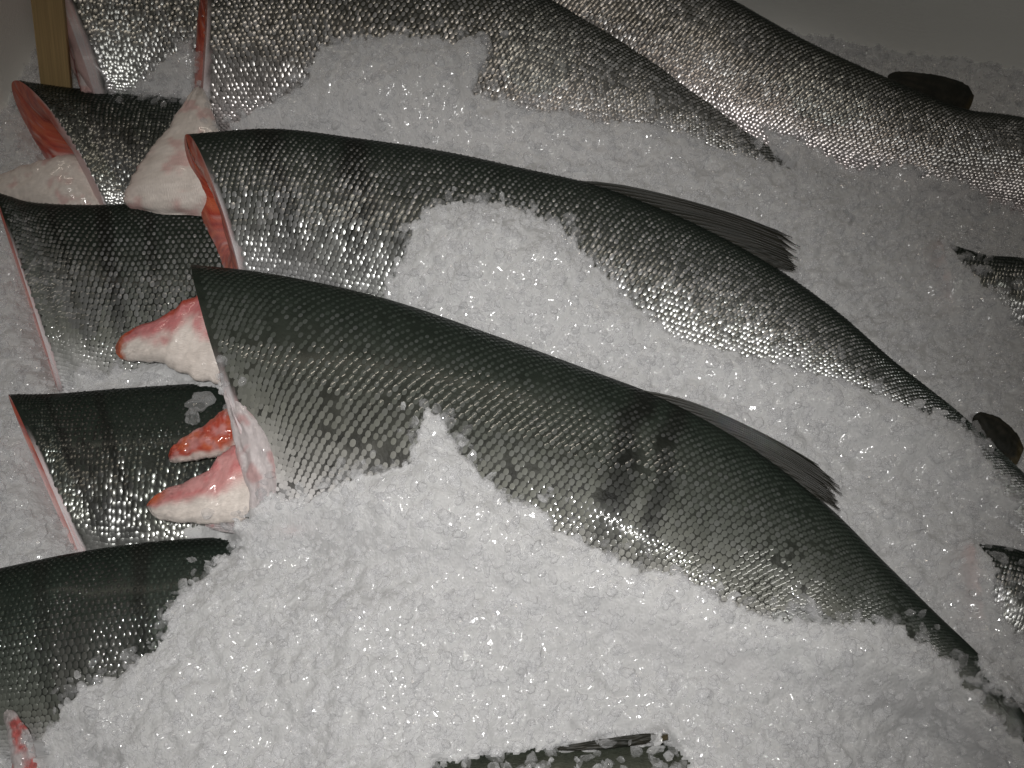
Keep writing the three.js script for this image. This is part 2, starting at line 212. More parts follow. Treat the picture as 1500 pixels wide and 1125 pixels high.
// ---------------------------------------------------------------- the salmon
const bodies = [], order = [];
function salmon(key, label, o) {
  const t = thing('salmon', label, 'fish', 'headless salmon laid on the ice');
  const l = new Loft(SALMON_SHAPES[key], { cut: o.cut ?? 0.01, edge: 1.12, wob: 0.0016, seed: o.seed });
  t.userData.order = order.push(key) - 1;
  const bars = o.bars || [], dark = o.dark ?? 0, sd = o.seed * 13.7;
  const tone = (u, tt) => {
    const n = fbm(u * 9 + sd, tt * 5, 1.3), v = clamp(tt + dark + 0.05 * n);
    let c = ramp(FLANK, v); if (o.tint) c = [c[0] * o.tint[0], c[1] * o.tint[1], c[2] * o.tint[2]];
    for (const [bu, bw, bt, bs] of bars) { const d = Math.abs(u - bu - bt * (tt - 0.3) + 0.012 * n) / bw; const k = bs * step(1, 0.25, d) * step(0.78, 0.5, tt); c = mix3(c, [0.011, 0.012, 0.010], k); }
    return c;
  };
  const skinColor = (u, th) => {
    const up = th <= Math.PI, tt = up ? th / Math.PI : 2 - th / Math.PI;
    let c = tone(u, tt);
    const m = fbm(u * 70 + sd, tt * 26, 2.2), k = (0.8 - 0.5 * step(0.3, 0.6, tt)) + 0.25 * m;                  // mottled skin between the scales, darker than they are
    c = [c[0] * k, c[1] * k, c[2] * k];
    const d = u * l.length + (o.rimSlope ?? 0.02) * 0;                              // bared skin edge along the cut
    const rim = (o.rim ?? 0.012) * (0.45 + (o.rimGrow ?? 0.9) * step(0.35, 0.9, tt)) * (1 + 0.5 * nz(tt * 9, sd));
    c = mix3(c, mix3([0.52, 0.49, 0.50], PINK, clamp(0.15 + 0.6 * nz(tt * 9 + sd, u * 120, 2))), (rim > 0 ? step(rim, rim * 0.55, d) : 0) * step(o.rimTop ?? 0.3, (o.rimTop ?? 0.3) + 0.2, tt));
    return c;
  };
  const body = mesh('body', l.geometry(170, 84, skinColor), M.skin, t);
  bodies.push(body);
  // the cut across the shoulder: red flesh with pale seams, hollow where the gut was
  {
    const nt = 72, nr = 9, pos = [], col = [], idx = [], uv = [], f = l.frame(0), mid = f.C.clone().addScaledVector(f.T, 0.006 + 0.35 * l.cut);
    for (let r = 0; r <= nr; r++) for (let j = 0; j <= nt; j++) {
      const th = j / nt * Math.PI * 2, q = l.at(0, th), k = r / nr, e = 0.45 * k;
      const p = q.clone().lerp(mid, e * 1.6).addScaledVector(f.T, -(o.bulge ?? 0.008) * Math.sin(Math.PI * Math.min(1, k * 1.15)) * (1 + 0.5 * nz(th * 3, k * 3, sd)) + 0.03 * step(0.75, 1, k));
      pos.push(p.x, p.y, p.z); uv.push(th * 0.05, k * 0.05);
      const n = fbm(th * 4 + sd, k * 5, 1.1), s = nz(th * 11 + sd, k * 9, 3), tt = th <= Math.PI ? th / Math.PI : 2 - th / Math.PI;
      let c = mix3(RED, ORANGE, step(-0.2, 0.4, n)); c = mix3(c, [0.24, 0.018, 0.014], step(0.0, 0.4, s)); c = mix3(c, PALE, 0.35 * step(0.36, 0.55, nz(th * 9, k * 5, sd + 5)));
      c = mix3(c, mix3(PALE, PINK, 0.5), step(0.12, 0.03, k) * step(0.15, 0.4, tt)); c = mix3(c, mix3(PALE, PINK, 0.4), step(0.38, 0.6, tt + 0.15 * n) * (o.palecut ?? 0.5));
      col.push(...c);
    }
    const w = nt + 1; for (let r = 0; r < nr; r++) for (let j = 0; j < nt; j++) { const a = r * w + j; idx.push(a, a + w, a + 1, a + 1, a + w, a + w + 1); }
    const g = new THREE.BufferGeometry(); g.setAttribute('position', new THREE.Float32BufferAttribute(pos, 3)); g.setAttribute('color', new THREE.Float32BufferAttribute(col, 3)); g.setAttribute('uv', new THREE.Float32BufferAttribute(uv, 2)); g.setIndex(idx); g.computeVertexNormals();
    mesh('cut_flesh', g, M.flesh, t);
  }
  // scales in staggered rows over the back and the upper flank
  const spots = [], pu = o.pitch ?? 0.0042, deep = Math.max(...SALMON_SHAPES[key].map((r) => Math.hypot(r[3], r[4], r[5]))), rows = Math.round(2.35 * deep / (0.8 * pu));
  const us = []; for (let u = 0.004; u < 1;) { us.push(u); const f = l.frame(u); u += pu * (0.55 + 0.45 * Math.sqrt(f.H.length() / 0.09)) / l.length; }
  for (let j = 0; j < rows; j++) {
    const ths = -0.12 + (Math.PI + 0.34) * j / (rows - 1);
    for (let i = 0; i < us.length - 1; i++) {
      const du = us[i + 1] - us[i], u = us[i] + (j % 2 ? du / 2 : 0) + rs(-0.1, 0.1) * du, th = ths + rs(-0.006, 0.006);
      const tt = clamp(Math.abs(th) / Math.PI, 0, 1); if (u > 0.995 || tt < (o.bare ?? 0.07) + 0.02 * nz(u * 60, sd)) continue;
      const d = u * l.length; if (d < (o.rim ?? 0.012) * (0.5 + (o.rimGrow ?? 0.9) * step(0.35, 0.9, tt))) continue;
      spots.push([u, th, tt, du * l.length]);
    }
  }
  const q = new THREE.Matrix4(), X = new THREE.Vector3(), Y = new THREE.Vector3(), made = [];
  for (const [u, th, tt, w] of spots) {
    const lost = o.lost ? step(0.25, 0.45, fbm(u * 12 + sd, tt * 7, 9)) * o.lost : 0;
    if (rnd() < lost) continue;
    const p = l.at(u, th), n = l.normal(u, th), f = l.frame(u), h = l.at(u, th + 0.07).distanceTo(p) / 0.07 * (Math.PI + 0.34) / (rows - 1);
    const j = o.jitter ?? 0.10;
    X.copy(f.T).addScaledVector(n, -f.T.dot(n)).normalize(); X.addScaledVector(n, 0.03 + rs(-j, j) + (o.wave ?? 0.12) * fbm(u * 14 + sd, tt * 6, 6.5)).normalize();
    n.addScaledVector(X, -n.dot(X)).normalize(); Y.crossVectors(n, X); n.addScaledVector(Y, rs(-j, j) + (o.wave ?? 0.12) * fbm(u * 14 + sd, tt * 6, 16.5)).normalize(); Y.crossVectors(n, X).normalize(); n.crossVectors(X, Y);
    const back = step(0.55, 0.2, tt + dark * 0.5), s = 1 - (o.shrink ?? 0.36) * back - 0.15 * rnd() * back;
    const z0 = rs(0.9, 1.08), sx = w * (o.dull ? 0.9 : 0.93) * s * z0, sy = h * (o.dull ? 1.14 : 1.2) * s * z0;
    q.makeBasis(X.clone().multiplyScalar(sx), Y.clone().multiplyScalar(sy), n.clone().multiplyScalar(w * (o.dome ?? 0.8))); q.setPosition(p.addScaledVector(n, 0.0004));
    let c = tone(u, tt);
    const band = step(0.14, 0.3, tt) * step(0.72, 0.5, tt), b = rs(0.95, 1.25);
    c = [c[0] * b * 1.2, c[1] * b * 1.2, c[2] * b * 1.22];
    const r = rnd(), bareness = (o.glint ?? 0.3) * band * (0.14 + 0.55 * r * r);                       // scale by scale, more or less dark pigment lies over the silver
    { const v = o.silver ?? 0.8; c = mix3(c, [v, v, v * 1.02], bareness); }
    c = c.map((x) => Math.min(0.85, x));
    made.push([q.clone(), c, u, tt]);
  }
  if (o.focus) made.sort((a, b) => Math.hypot((a[2] - o.focus[0]) * 3, a[3] - o.focus[1]) - Math.hypot((b[2] - o.focus[0]) * 3, b[3] - o.focus[1]));
  const single = o.focus ? 300 : 0;
  for (let i = 0; i < single; i++) {
    const v = (made[i][1][0] + made[i][1][1] + made[i][1][2]) / 3, k = clamp(Math.round(13 * Math.log(v / 0.012) / Math.log(0.75 / 0.012)), 0, 13);
    const m = mesh('scale', scaleGeometry, (o.dull ? DULL : TONES)[k], t); m.matrixAutoUpdate = true; made[i][0].decompose(m.position, m.quaternion, m.scale);
  }
  const im = new THREE.InstancedMesh(scaleGeometry, o.dull ? M.dullScale : M.scale, made.length - single); im.name = 'scale_cover'; im.userData.kind = 'stuff'; im.castShadow = im.receiveShadow = true;
  for (let i = single; i < made.length; i++) { im.setMatrixAt(i - single, made[i][0]); im.setColorAt(i - single, rgb(...made[i][1])); }
  t.add(im);
  // dorsal fin folded back along the ridge
  if (o.fin) {
    const [ua, ub, lean, len, rise] = o.fin, nr = 15, ns = 120, nk = 14, pos = [], col = [], idx = [];
    const ray = (s, k) => {                                                          // rays run tailwards and hug the back
      const u0 = ua + (ub - ua) * s, u = u0 + (ub + 0.006 + 0.02 * s - u0) * k * (k > 0.6 ? 1 + (k - 0.6) * (0.5 * nz(s * 9, sd, 1) - 0.14 * Math.abs(Math.sin(s * Math.PI * nr)) - 0.03) : 1);
      const f = l.frame(u), H = f.H.clone().normalize(), up = len * Math.pow(k, lean) * (1 - 0.8 * s);
      return l.at(u, 0.12).addScaledVector(H, up - 0.002).addScaledVector(f.N, 0.003 + rise * Math.sin(k * 2.4) + 0.0012 * nz(s * 4, k * 3, sd));
    };
    for (const side of [1, -1]) for (let i = 0; i <= ns; i++) for (let k = 0; k <= nk; k++) {
      const s = i / ns, p = ray(s, k / nk), f = l.frame(ua), ridge = Math.pow(Math.abs(Math.sin(s * Math.PI * nr)), 0.6), th = 0.0004 + 0.0003 * (1 - ridge) * (1 - 0.6 * k / nk);
      p.addScaledVector(f.N, side * th); pos.push(p.x, p.y, p.z);
      const c = mix3([0.010, 0.011, 0.008], [0.022, 0.020, 0.015], clamp(0.5 * (1 - ridge) + 0.6 * fbm(s * 14, k * 0.35, sd) + 0.2)); col.push(...c);
    }
    const w = nk + 1, half = (ns + 1) * w;
    for (let i = 0; i < ns; i++) for (let k = 0; k < nk; k++) { const a = i * w + k; idx.push(a, a + w, a + 1, a + 1, a + w, a + w + 1, half + a, half + a + 1, half + a + w, half + a + 1, half + a + w + 1, half + a + w); }
    for (let i = 0; i < ns; i++) { const a = i * w + nk; idx.push(a, a + w, half + a, half + a, a + w, half + a + w); }
    for (let k = 0; k < nk; k++) { const a = k; idx.push(a, a + 1, half + a, half + a, a + 1, half + a + 1); const b = ns * w + k; idx.push(b, half + b, b + 1, b + 1, half + b, half + b + 1); }
    const g = new THREE.BufferGeometry(); g.setAttribute('position', new THREE.Float32BufferAttribute(pos, 3)); g.setAttribute('color', new THREE.Float32BufferAttribute(col, 3)); g.setIndex(idx); g.computeVertexNormals();
    const fin = mesh('dorsal_fin', g, M.fin, t);
    for (let r = 0; r <= nr; r++) { const s = r / nr, pts = []; for (let k = 0; k <= 6; k++) pts.push(ray(Math.min(s, 0.999), k / 6 * 1.015).addScaledVector(l.frame(ua).N, 0.0007)); mesh('fin_ray', new THREE.TubeGeometry(new THREE.CatmullRomCurve3(pts), 10, 0.00032, 5), M.ray, fin); }
  }
  return t;
}
// ---------------------------------------------------------------- every fish of the pile
const front = salmon('R1', 'dull green-grey headless salmon with gaping pink belly cut, under the biggest ice heap', { seed: 1, dull: true, shrink: 0.2, lost: 0.35, tint: [1.02, 0.99, 0.97], rimGrow: 2.4, bare: 0.10, cut: 0.004, rim: 0.010, rimTop: 0.42, bulge: -0.012, glint: 0.35, silver: 0.2, dome: 0.26, jitter: 0.04, wave: 0.05, dark: 0.01, focus: [0.62, 0.72], bars: [[0.385, 0.022, -0.02, 0.9], [0.425, 0.014, -0.02, 0.8]], fin: [0.385, 0.575, 0.75, 0.019, 0.002], palecut: 0.8 });
flap('R1low', 'belly_flap', 'belly', front, { seed: 2.1 }); flap('R1up', 'belly_flap', 'meat', front, { seed: 5.3 });
flap('R1col', 'belly_flap', 'collar', front, { seed: 8.2 }); flap('R1pec', 'fin_base', 'pink', front, { seed: 7.7 }); flap('R1pfin', 'pectoral_fin', 'fin', front, { seed: 3.1 }); flap('R1adi', 'adipose_fin', 'fin', front, { seed: 4.4 });
const second = salmon('R2', 'headless salmon with a red crescent cut and a round patch of ice on its flank', { seed: 2, dark: 0.05, cut: 0.015, rim: 0.005, bulge: 0.004, glint: 0.8, silver: 0.78, jitter: 0.125, focus: [0.16, 0.6], bars: [[0.07, 0.02, 0, 0.8], [0.15, 0.022, 0, 0.85]], fin: [0.37, 0.60, 0.8, 0.029, 0.002], palecut: 0.2 });
flap('R2', 'belly_flap', 'tip', second, { seed: 1.7 }); flap('R2adi', 'adipose_fin', 'fin', second, { seed: 9.4 });
const third = salmon('R3', 'silvery headless salmon with a broad cream-white belly flap, between tub wall fish and ice-patched fish', { seed: 3, cut: 0.010, rim: 0.006, bulge: 0.003, glint: 1, jitter: 0.125, dark: 0.09, tint: [1.05, 0.99, 0.97], focus: [0.42, 0.42], fin: [0.39, 0.60, 0.8, 0.022, 0.002], palecut: 0.3 });
flap('R3', 'belly_flap', 'white', third, { seed: 6.1 });
const wallFish = salmon('R4', 'bright silver salmon with gleaming scale rows lying nearest the white tub wall', { seed: 4, cut: 0, rim: 0.0, glint: 1, jitter: 0.115, dark: 0.12, tint: [1.06, 0.98, 0.96], focus: [0.55, 0.4] });
flap('R4adi', 'adipose_fin', 'fin', wallFish, { seed: 8.4 });
salmon('R5', 'salmon almost wholly buried, a dark back with a pinkish flank poking from the ice', { seed: 5, cut: 0, rim: 0, glint: 0.4, dark: 0.1 });
salmon('R6', 'buried salmon with a black back and glittering white scales beside the ice slope', { seed: 6, cut: 0, rim: 0, glint: 0.8, dark: 0.08 });
const board = salmon('L1', 'headless salmon with a pink collar beside the wooden stick', { seed: 7, cut: 0.004, rim: 0.02, glint: 0.6, jitter: 0.2, dark: 0.08, focus: [0.2, 0.62], palecut: 0.9 });
flap('L1', 'gill_collar', 'collar', board, { seed: 3.9 });
const slit = salmon('L2', 'dark headless salmon with a long red and pink cut face and a cream flap', { seed: 8, silver: 0.6, cut: 0.013, rim: 0.004, bulge: 0.003, glint: 0.3, jitter: 0.2, dark: -0.08, focus: [0.25, 0.55], palecut: 0.95 });
flap('L2', 'belly_flap', 'white', slit, { seed: 4.9 });
salmon('L3', 'dark barred headless salmon under the red-tipped flap, thin red line along its cut', { seed: 9, dull: true, silver: 0.26, cut: 0.004, bulge: -0.008, rim: 0.008, glint: 0.9, jitter: 0.12, dark: -0.07, focus: [0.25, 0.4], bars: [[0.12, 0.03, 0, 0.6], [0.24, 0.02, 0, 0.8], [0.36, 0.03, 0, 0.9], [0.47, 0.02, 0, 0.6]], palecut: 0.1 });
salmon('L4', 'dark headless salmon between the barred salmon and the ice heap, pink flesh lying on it', { seed: 10, silver: 0.2, cut: 0.004, bulge: -0.008, rim: 0.012, glint: 0.3, jitter: 0.2, dark: -0.06, lost: 0.8, focus: [0.25, 0.5], bars: [[0.17, 0.025, 0, 0.6], [0.33, 0.025, 0, 0.7]] });
const low = salmon('L5', 'blackish green salmon half covered by the edge of the biggest ice heap', { seed: 11, dull: true, silver: 0.09, cut: 0.004, rim: 0.006, glint: 0.08, jitter: 0.09, dark: -0.10, focus: [0.4, 0.5], bars: [[0.28, 0.03, 0, 0.5], [0.52, 0.035, 0.02, 0.8]] });
flap('L5', 'belly_flap', 'pink', low, { seed: 6.6 });
const buried = salmon('B1', 'buried salmon whose brownish back and fin edge break through the foot of the ice heap', { seed: 12, dull: true, bare: 0.3, silver: 0.1, cut: 0, rim: 0, glint: 0.1, dark: 0.2, tint: [1.2, 1.1, 1.0] });
flap('B1fin', 'dorsal_fin', 'fin', buried, { seed: 1.1 });
// outlines of the ice heaped over the fish, x z in metres
const ICE_HEAPS = [
  { rise: 0.03, fall: 0.05, skip: [], outline: [[-0.347,0.287],[-0.3092,0.2629],[-0.3146,0.2477],[-0.2878,0.2147],[-0.2546,0.1986],[-0.233,0.1792],[-0.2376,0.1649],[-0.2263,0.1492],[-0.2047,0.1241],[-0.1923,0.1043],[-0.1649,0.0907],[-0.1457,0.0975],[-0.1067,0.0837],[-0.0693,0.0765],[-0.0642,0.0548],[-0.0585,0.041],[-0.049,0.0454],[-0.0408,0.0588],[-0.0276,0.0773],[-0.0137,0.0934],[0.0045,0.1057],[0.0204,0.1062],[0.028,0.1206],[0.045,0.1275],[0.0626,0.1386],[0.0844,0.1477],[0.1105,0.1515],[0.1361,0.1677],[0.1663,0.178],[0.1876,0.1812],[0.2179,0.1813],[0.2485,0.1836],[0.2653,0.1969],[0.2773,0.2044],[0.2887,0.222],[0.2986,0.2342],[0.3084,0.2488],[0.3441,0.2629],[0.346,0.2909],[0.1105,0.2914],[0.1101,0.2637],[0.1012,0.248],[0.0793,0.2463],[0.0479,0.2515],[0.013,0.2556],[-0.015,0.259],[-0.0469,0.2633],[-0.0624,0.2918],[-0.1491,0.2948],[-0.2343,0.2948]] },
  { rise: 0.016, fall: 0.03, skip: ["R1"], outline: [[-0.0997,-0.0805],[-0.0845,-0.0976],[-0.0768,-0.1268],[-0.0586,-0.1422],[-0.0319,-0.144],[-0.0053,-0.1414],[0.0368,-0.1226],[0.0573,-0.0963],[0.0775,-0.0738],[0.1026,-0.0497],[0.1276,-0.0321],[0.1575,-0.0251],[0.1921,-0.0143],[0.2263,-0.0043],[0.2598,0.0077],[0.283,0.0186],[0.3117,0.0285],[0.3317,0.043],[0.3386,0.0607],[0.3478,0.0807],[0.3582,0.0934],[0.3434,0.1132],[0.3212,0.1215],[0.3054,0.1482],[0.2746,0.2011],[0.2341,0.1548],[0.1941,0.1146],[0.152,0.0772],[0.109,0.0587],[0.0518,0.0337],[-0.0143,0.0079],[-0.0725,-0.0133],[-0.0931,-0.0313]] },
  { rise: 0.012, fall: 0.03, skip: ["R2"], outline: [[-0.2519,-0.2628],[-0.207,-0.2736],[-0.1765,-0.2875],[-0.1646,-0.3124],[-0.1352,-0.3187],[-0.1059,-0.3222],[-0.0648,-0.3204],[-0.0501,-0.3177],[-0.0355,-0.3284],[-0.0206,-0.3126],[-0.0281,-0.2908],[-0.034,-0.2746],[-0.0059,-0.2692],[0.0117,-0.2612],[0.0469,-0.2612],[0.0704,-0.254],[0.1177,-0.2548],[0.1532,-0.245],[0.1831,-0.2337],[0.2123,-0.2265],[0.2419,-0.2149],[0.2631,-0.2098],[0.2829,-0.1726],[0.3189,-0.1189],[0.3189,0.0522],[0.2058,-0.0627],[0.1317,-0.1146],[0.0637,-0.1371],[-0.0269,-0.1627],[-0.1144,-0.1834],[-0.1908,-0.1888],[-0.2294,-0.1898]] },
  { rise: 0.012, fall: 0.03, skip: [], outline: [[0.2147,-0.2562],[0.2304,-0.2496],[0.2532,-0.2399],[0.2823,-0.224],[0.2992,-0.2172],[0.3249,-0.2165],[0.3369,-0.2122],[0.347,-0.2064],[0.3745,-0.1993],[0.3979,-0.1899],[0.4163,-0.1834],[0.4565,-0.1753],[0.4366,-0.1288],[0.381,-0.1268],[0.3582,-0.1374],[0.3078,-0.1521],[0.2582,-0.1991]] },
  { rise: 0.01, fall: 0.02, skip: [], outline: [[0.3408,-0.1487],[0.3545,-0.1342],[0.3628,-0.1112],[0.3754,-0.0957],[0.3925,-0.0781],[0.4011,-0.0664],[0.4299,-0.0557],[0.4109,-0.0088],[0.3186,-0.0561]] },
  { rise: 0.01, fall: 0.02, skip: [], outline: [[0.314,0.1042],[0.3228,0.1222],[0.3294,0.1385],[0.3228,0.1553],[0.3285,0.1718],[0.3404,0.186],[0.3588,0.1978],[0.3522,0.2379],[0.2997,0.2216],[0.2925,0.167]] },
  { rise: 0.004, fall: 0.01, skip: [], outline: [[-0.3446,-0.313],[-0.3269,-0.3262],[-0.308,-0.3412],[-0.2911,-0.3522],[-0.287,-0.3106]] },
  { rise: 0.004, fall: 0.01, skip: ["L4", "R2"], outline: [[-0.3508,-0.0157],[-0.3448,-0.0311],[-0.3247,-0.0274],[-0.3098,-0.0355],[-0.2802,-0.0361],[-0.2548,-0.0328],[-0.1997,0.018],[-0.2195,0.0109],[-0.2922,0.0193],[-0.3512,0.0303]] },
];
// single lumps of clear ice lying on the fish: x y z radius
const LUMPS = [[-0.2386,-0.0339,0.0007,0.011], [-0.2427,-0.0308,0.0136,0.008], [-0.0433,0.0398,0.0502,0.0065], [-0.0266,0.0166,-0.3209,0.01], [-0.0353,0.0138,-0.3056,0.009], [-0.1759,-0.0392,0.1118,0.011], [-0.1802,-0.0359,0.1204,0.009], [-0.2033,-0.0304,0.1325,0.009], [0.1859,0.0273,0.1702,0.008], [0.2344,0.0226,0.1909,0.009], [-0.0845,0.0087,-0.0941,0.008], [-0.2569,-0.0277,0.1974,0.009], [-0.2491,-0.0303,0.2028,0.01], [0.3378,0.0004,0.0506,0.009]
];
// ---------------------------------------------------------------- crushed ice: a bed round the fish, heaps over them
const GX0 = -0.56, GX1 = 0.56, GZ0 = -0.44, GZ1 = 0.35, GS = 0.0014;
const NX = Math.round((GX1 - GX0) / GS) + 1, NZ = Math.round((GZ1 - GZ0) / GS) + 1;
const topFish = new Uint8Array(NX * NZ), top = new Float32Array(NX * NZ).fill(-9);                          // highest fish surface over each spot
scene.updateMatrixWorld(true);
scene.traverse((o) => {
  if (!o.isMesh || o.isInstancedMesh || o.name === 'scale' || o.name === 'fin_ray' || !/salmon/.test(o.parent?.name ?? '')) return;
  const id = o.parent.userData.order, p = o.geometry.attributes.position, ix = o.geometry.index;
  for (let i = 0; i < ix.count; i += 3) {
    const a = ix.getX(i), b = ix.getX(i + 1), c = ix.getX(i + 2);
    const ax = (p.getX(a) - GX0) / GS, az = (p.getZ(a) - GZ0) / GS, bx = (p.getX(b) - GX0) / GS, bz = (p.getZ(b) - GZ0) / GS, cx = (p.getX(c) - GX0) / GS, cz = (p.getZ(c) - GZ0) / GS;
    const den = (bz - cz) * (ax - cx) + (cx - bx) * (az - cz); if (Math.abs(den) < 1e-9) continue;
    const x0 = Math.max(0, Math.ceil(Math.min(ax, bx, cx))), x1 = Math.min(NX - 1, Math.floor(Math.max(ax, bx, cx))), z0 = Math.max(0, Math.ceil(Math.min(az, bz, cz))), z1 = Math.min(NZ - 1, Math.floor(Math.max(az, bz, cz)));
    for (let z = z0; z <= z1; z++) for (let x = x0; x <= x1; x++) {
      const u = ((bz - cz) * (x - cx) + (cx - bx) * (z - cz)) / den, v = ((cz - az) * (x - cx) + (ax - cx) * (z - cz)) / den, w = 1 - u - v;
      if (u < -0.001 || v < -0.001 || w < -0.001) continue;
      const y = u * p.getY(a) + v * p.getY(b) + w * p.getY(c), k = z * NX + x; if (y > top[k]) { top[k] = y; topFish[k] = id; }
    }
  }
});
const BED = [[-0.42, -0.3, -0.055], [-0.42, -0.1, -0.058], [-0.36, 0.1, -0.052], [-0.33, 0.28, -0.052], [-0.15, -0.3, -0.03], [0, -0.2, -0.018], [0.18, -0.16, -0.022], [0.0, -0.02, 0.0], [0.15, 0.02, -0.004], [0.28, 0.02, -0.018], [0.3, 0.15, -0.016], [0.36, -0.1, -0.034], [0.4, -0.22, -0.04], [0.45, -0.34, -0.035], [0, -0.36, -0.04], [-0.05, 0.2, 0.006], [0.15, 0.25, -0.004], [-0.2, 0.22, -0.02], [0, 0.34, -0.03], [0.3, 0.3, -0.03], [-0.2, 0.05, -0.04], [0.55, 0, -0.035]];
function bed(x, z) { let s = 0, w = 0; for (const [a, b, y] of BED) { const d = (x - a) ** 2 + (z - b) ** 2 + 0.0012, k = 1 / (d * d); s += k * y; w += k; } return s / w; }
function inside(poly, x, z) {                                           // signed distance, positive inside the outline
  let d = 1e9, odd = false;
  for (let i = 0, j = poly.length - 1; i < poly.length; j = i++) {
    const [ax, az] = poly[i], [bx, bz] = poly[j], ex = bx - ax, ez = bz - az, t = clamp(((x - ax) * ex + (z - az) * ez) / (ex * ex + ez * ez + 1e-12));
    const q = (ax + ex * t - x) ** 2 + (az + ez * t - z) ** 2; if (q < d) d = q;
    if ((az > z) !== (bz > z) && x < (bx - ax) * (z - az) / (bz - az) + ax) odd = !odd;
  }
  return odd ? Math.sqrt(d) : -Math.sqrt(d);
}
const boxes = ICE_HEAPS.map((h) => { const xs = h.outline.map((p) => p[0]), zs = h.outline.map((p) => p[1]); return [Math.min(...xs) - 0.02, Math.max(...xs) + 0.02, Math.min(...zs) - 0.02, Math.max(...zs) + 0.02]; });
const iceY = new Float32Array(NX * NZ), edge = new Float32Array(NX * NZ).fill(-1);
for (let j = 0; j < NZ; j++) for (let i = 0; i < NX; i++) {
  const k = j * NX + i, x = GX0 + i * GS, z = GZ0 + j * GS, base = bed(x, z);
  let y = base, over = false;
  for (let q = 0; q < ICE_HEAPS.length; q++) {
    const b = boxes[q]; if (x < b[0] || x > b[1] || z < b[2] || z > b[3]) continue;
    const h = ICE_HEAPS[q]; if (top[k] > -5 && h.skip.length && h.skip.includes(order[topFish[k]])) continue;
    const s = inside(h.outline, x, z) + 0.0035 * nz(x * 130, z * 130, 4) + 0.002 * nz(x * 330, z * 330, 6);
    if (s > edge[k]) edge[k] = s;
    if (s > 0) { over = true; y = Math.max(y, Math.max(top[k], base - 0.02) + 0.0015 + h.rise * (1 - Math.exp(-s / h.fall))); }
  }
  if (!over && top[k] > -5) y = Math.min(y, top[k] - 0.012);
  iceY[k] = y;
}
// settle: steps left by covered fish edges are smoothed, the free fish stay free
for (let pass = 0; pass < 140; pass++) {
  const old = iceY.slice();
  for (let j = 1; j < NZ - 1; j++) for (let i = 1; i < NX - 1; i++) {
    const k = j * NX + i, free = top[k] > -5 && edge[k] <= 0;
    const a = 0.25 * (old[k - 1] + old[k + 1] + old[k - NX] + old[k + NX]);
    if (free) { iceY[k] = Math.min(0.4 * old[k] + 0.6 * a, top[k] - 0.003); continue; }
    iceY[k] = edge[k] > 0 && edge[k] < 0.004 && top[k] > -5 ? old[k] : 0.4 * old[k] + 0.6 * a;
    if (edge[k] > 0 && top[k] > -5) iceY[k] = Math.max(iceY[k], top[k] + 0.001);
  }
}
// fused lumps: domes round scattered centres
const hash = (a, b, c) => { let h = Math.imul(a, 374761393) ^ Math.imul(b, 668265263) ^ Math.imul(c, 1274126177); h = Math.imul(h ^ (h >>> 13), 1274126177); return ((h ^ (h >>> 16)) >>> 0) / 4294967296; };
function domes(x, z, cell, s) {
  const a = x / cell, b = z / cell, ia = Math.floor(a), ib = Math.floor(b); let best = -1;
  for (let p = -1; p <= 1; p++) for (let q = -1; q <= 1; q++) {
    const u = ia + p, v = ib + q, dx = a - u - hash(u, v, s), dz = b - v - hash(u, v, s + 1), r = 0.55 + 0.55 * hash(u, v, s + 2), d = 1 - (dx * dx + dz * dz) / (r * r), y = d * r + 0.35 * hash(u, v, s + 3);
    if (y > best) best = y;
  }
  return best;
}
for (let j = 0; j < NZ; j++) for (let i = 0; i < NX; i++) {
  const k = j * NX + i, x = GX0 + i * GS, z = GZ0 + j * GS, amp = edge[k] > 0 && top[k] > -5 ? clamp(edge[k] / 0.016, 0.3, 1) : 1;
  const wx = x + 0.002 * nz(x * 160, z * 160, 11), wz = z + 0.002 * nz(x * 160, z * 160, 17);
  iceY[k] += amp * (0.0050 * nz(x * 38, z * 38, 1) + 0.0026 * nz(x * 90, z * 90, 2) + 0.0021 * domes(wx, wz, 0.0105, 1) + 0.0014 * domes(wx, wz, 0.0052, 9) + 0.0006 * nz(x * 420, z * 420, 3));
  if (top[k] > -5 && edge[k] <= 0) iceY[k] = Math.min(iceY[k], top[k] - 0.003);
}
const heightAt = (x, z) => { const i = clamp(Math.round((x - GX0) / GS), 0, NX - 1), j = clamp(Math.round((z - GZ0) / GS), 0, NZ - 1); return j * NX + i; };
const frost = grain(1024, (x, y) => { const a = 0.5 + 0.5 * nz(x * 256, y * 256, 1.5) + 0.3 * nz(x * 110, y * 110, 6); return [a, a, a]; });
const ICE = {
  bed: new THREE.MeshPhysicalMaterial({ name: 'packed ice', color: rgb(0.92, 0.92, 0.925), roughness: 0.95, transmission: 0.56, thickness: 0, clearcoat: 0.8, clearcoatRoughness: 0.1, ior: 1.31, bumpMap: frost, bumpScale: 0.0006 }),
  grain: new THREE.MeshPhysicalMaterial({ name: 'ice grain', color: rgb(0.92, 0.92, 0.925), roughness: 0.08, transmission: 0.76, thickness: 0, ior: 1.31 }),
  clear: new THREE.MeshPhysicalMaterial({ name: 'clear ice', color: rgb(0.96, 0.96, 0.965), roughness: 0.06, transmission: 0.9, thickness: 0, ior: 1.31 }),
};
const iceRoot = new THREE.Group(); iceRoot.name = 'crushed_ice'; iceRoot.userData = { kind: 'stuff', label: 'crushed ice packed round and heaped over the salmon', category: 'ice' }; scene.add(iceRoot);
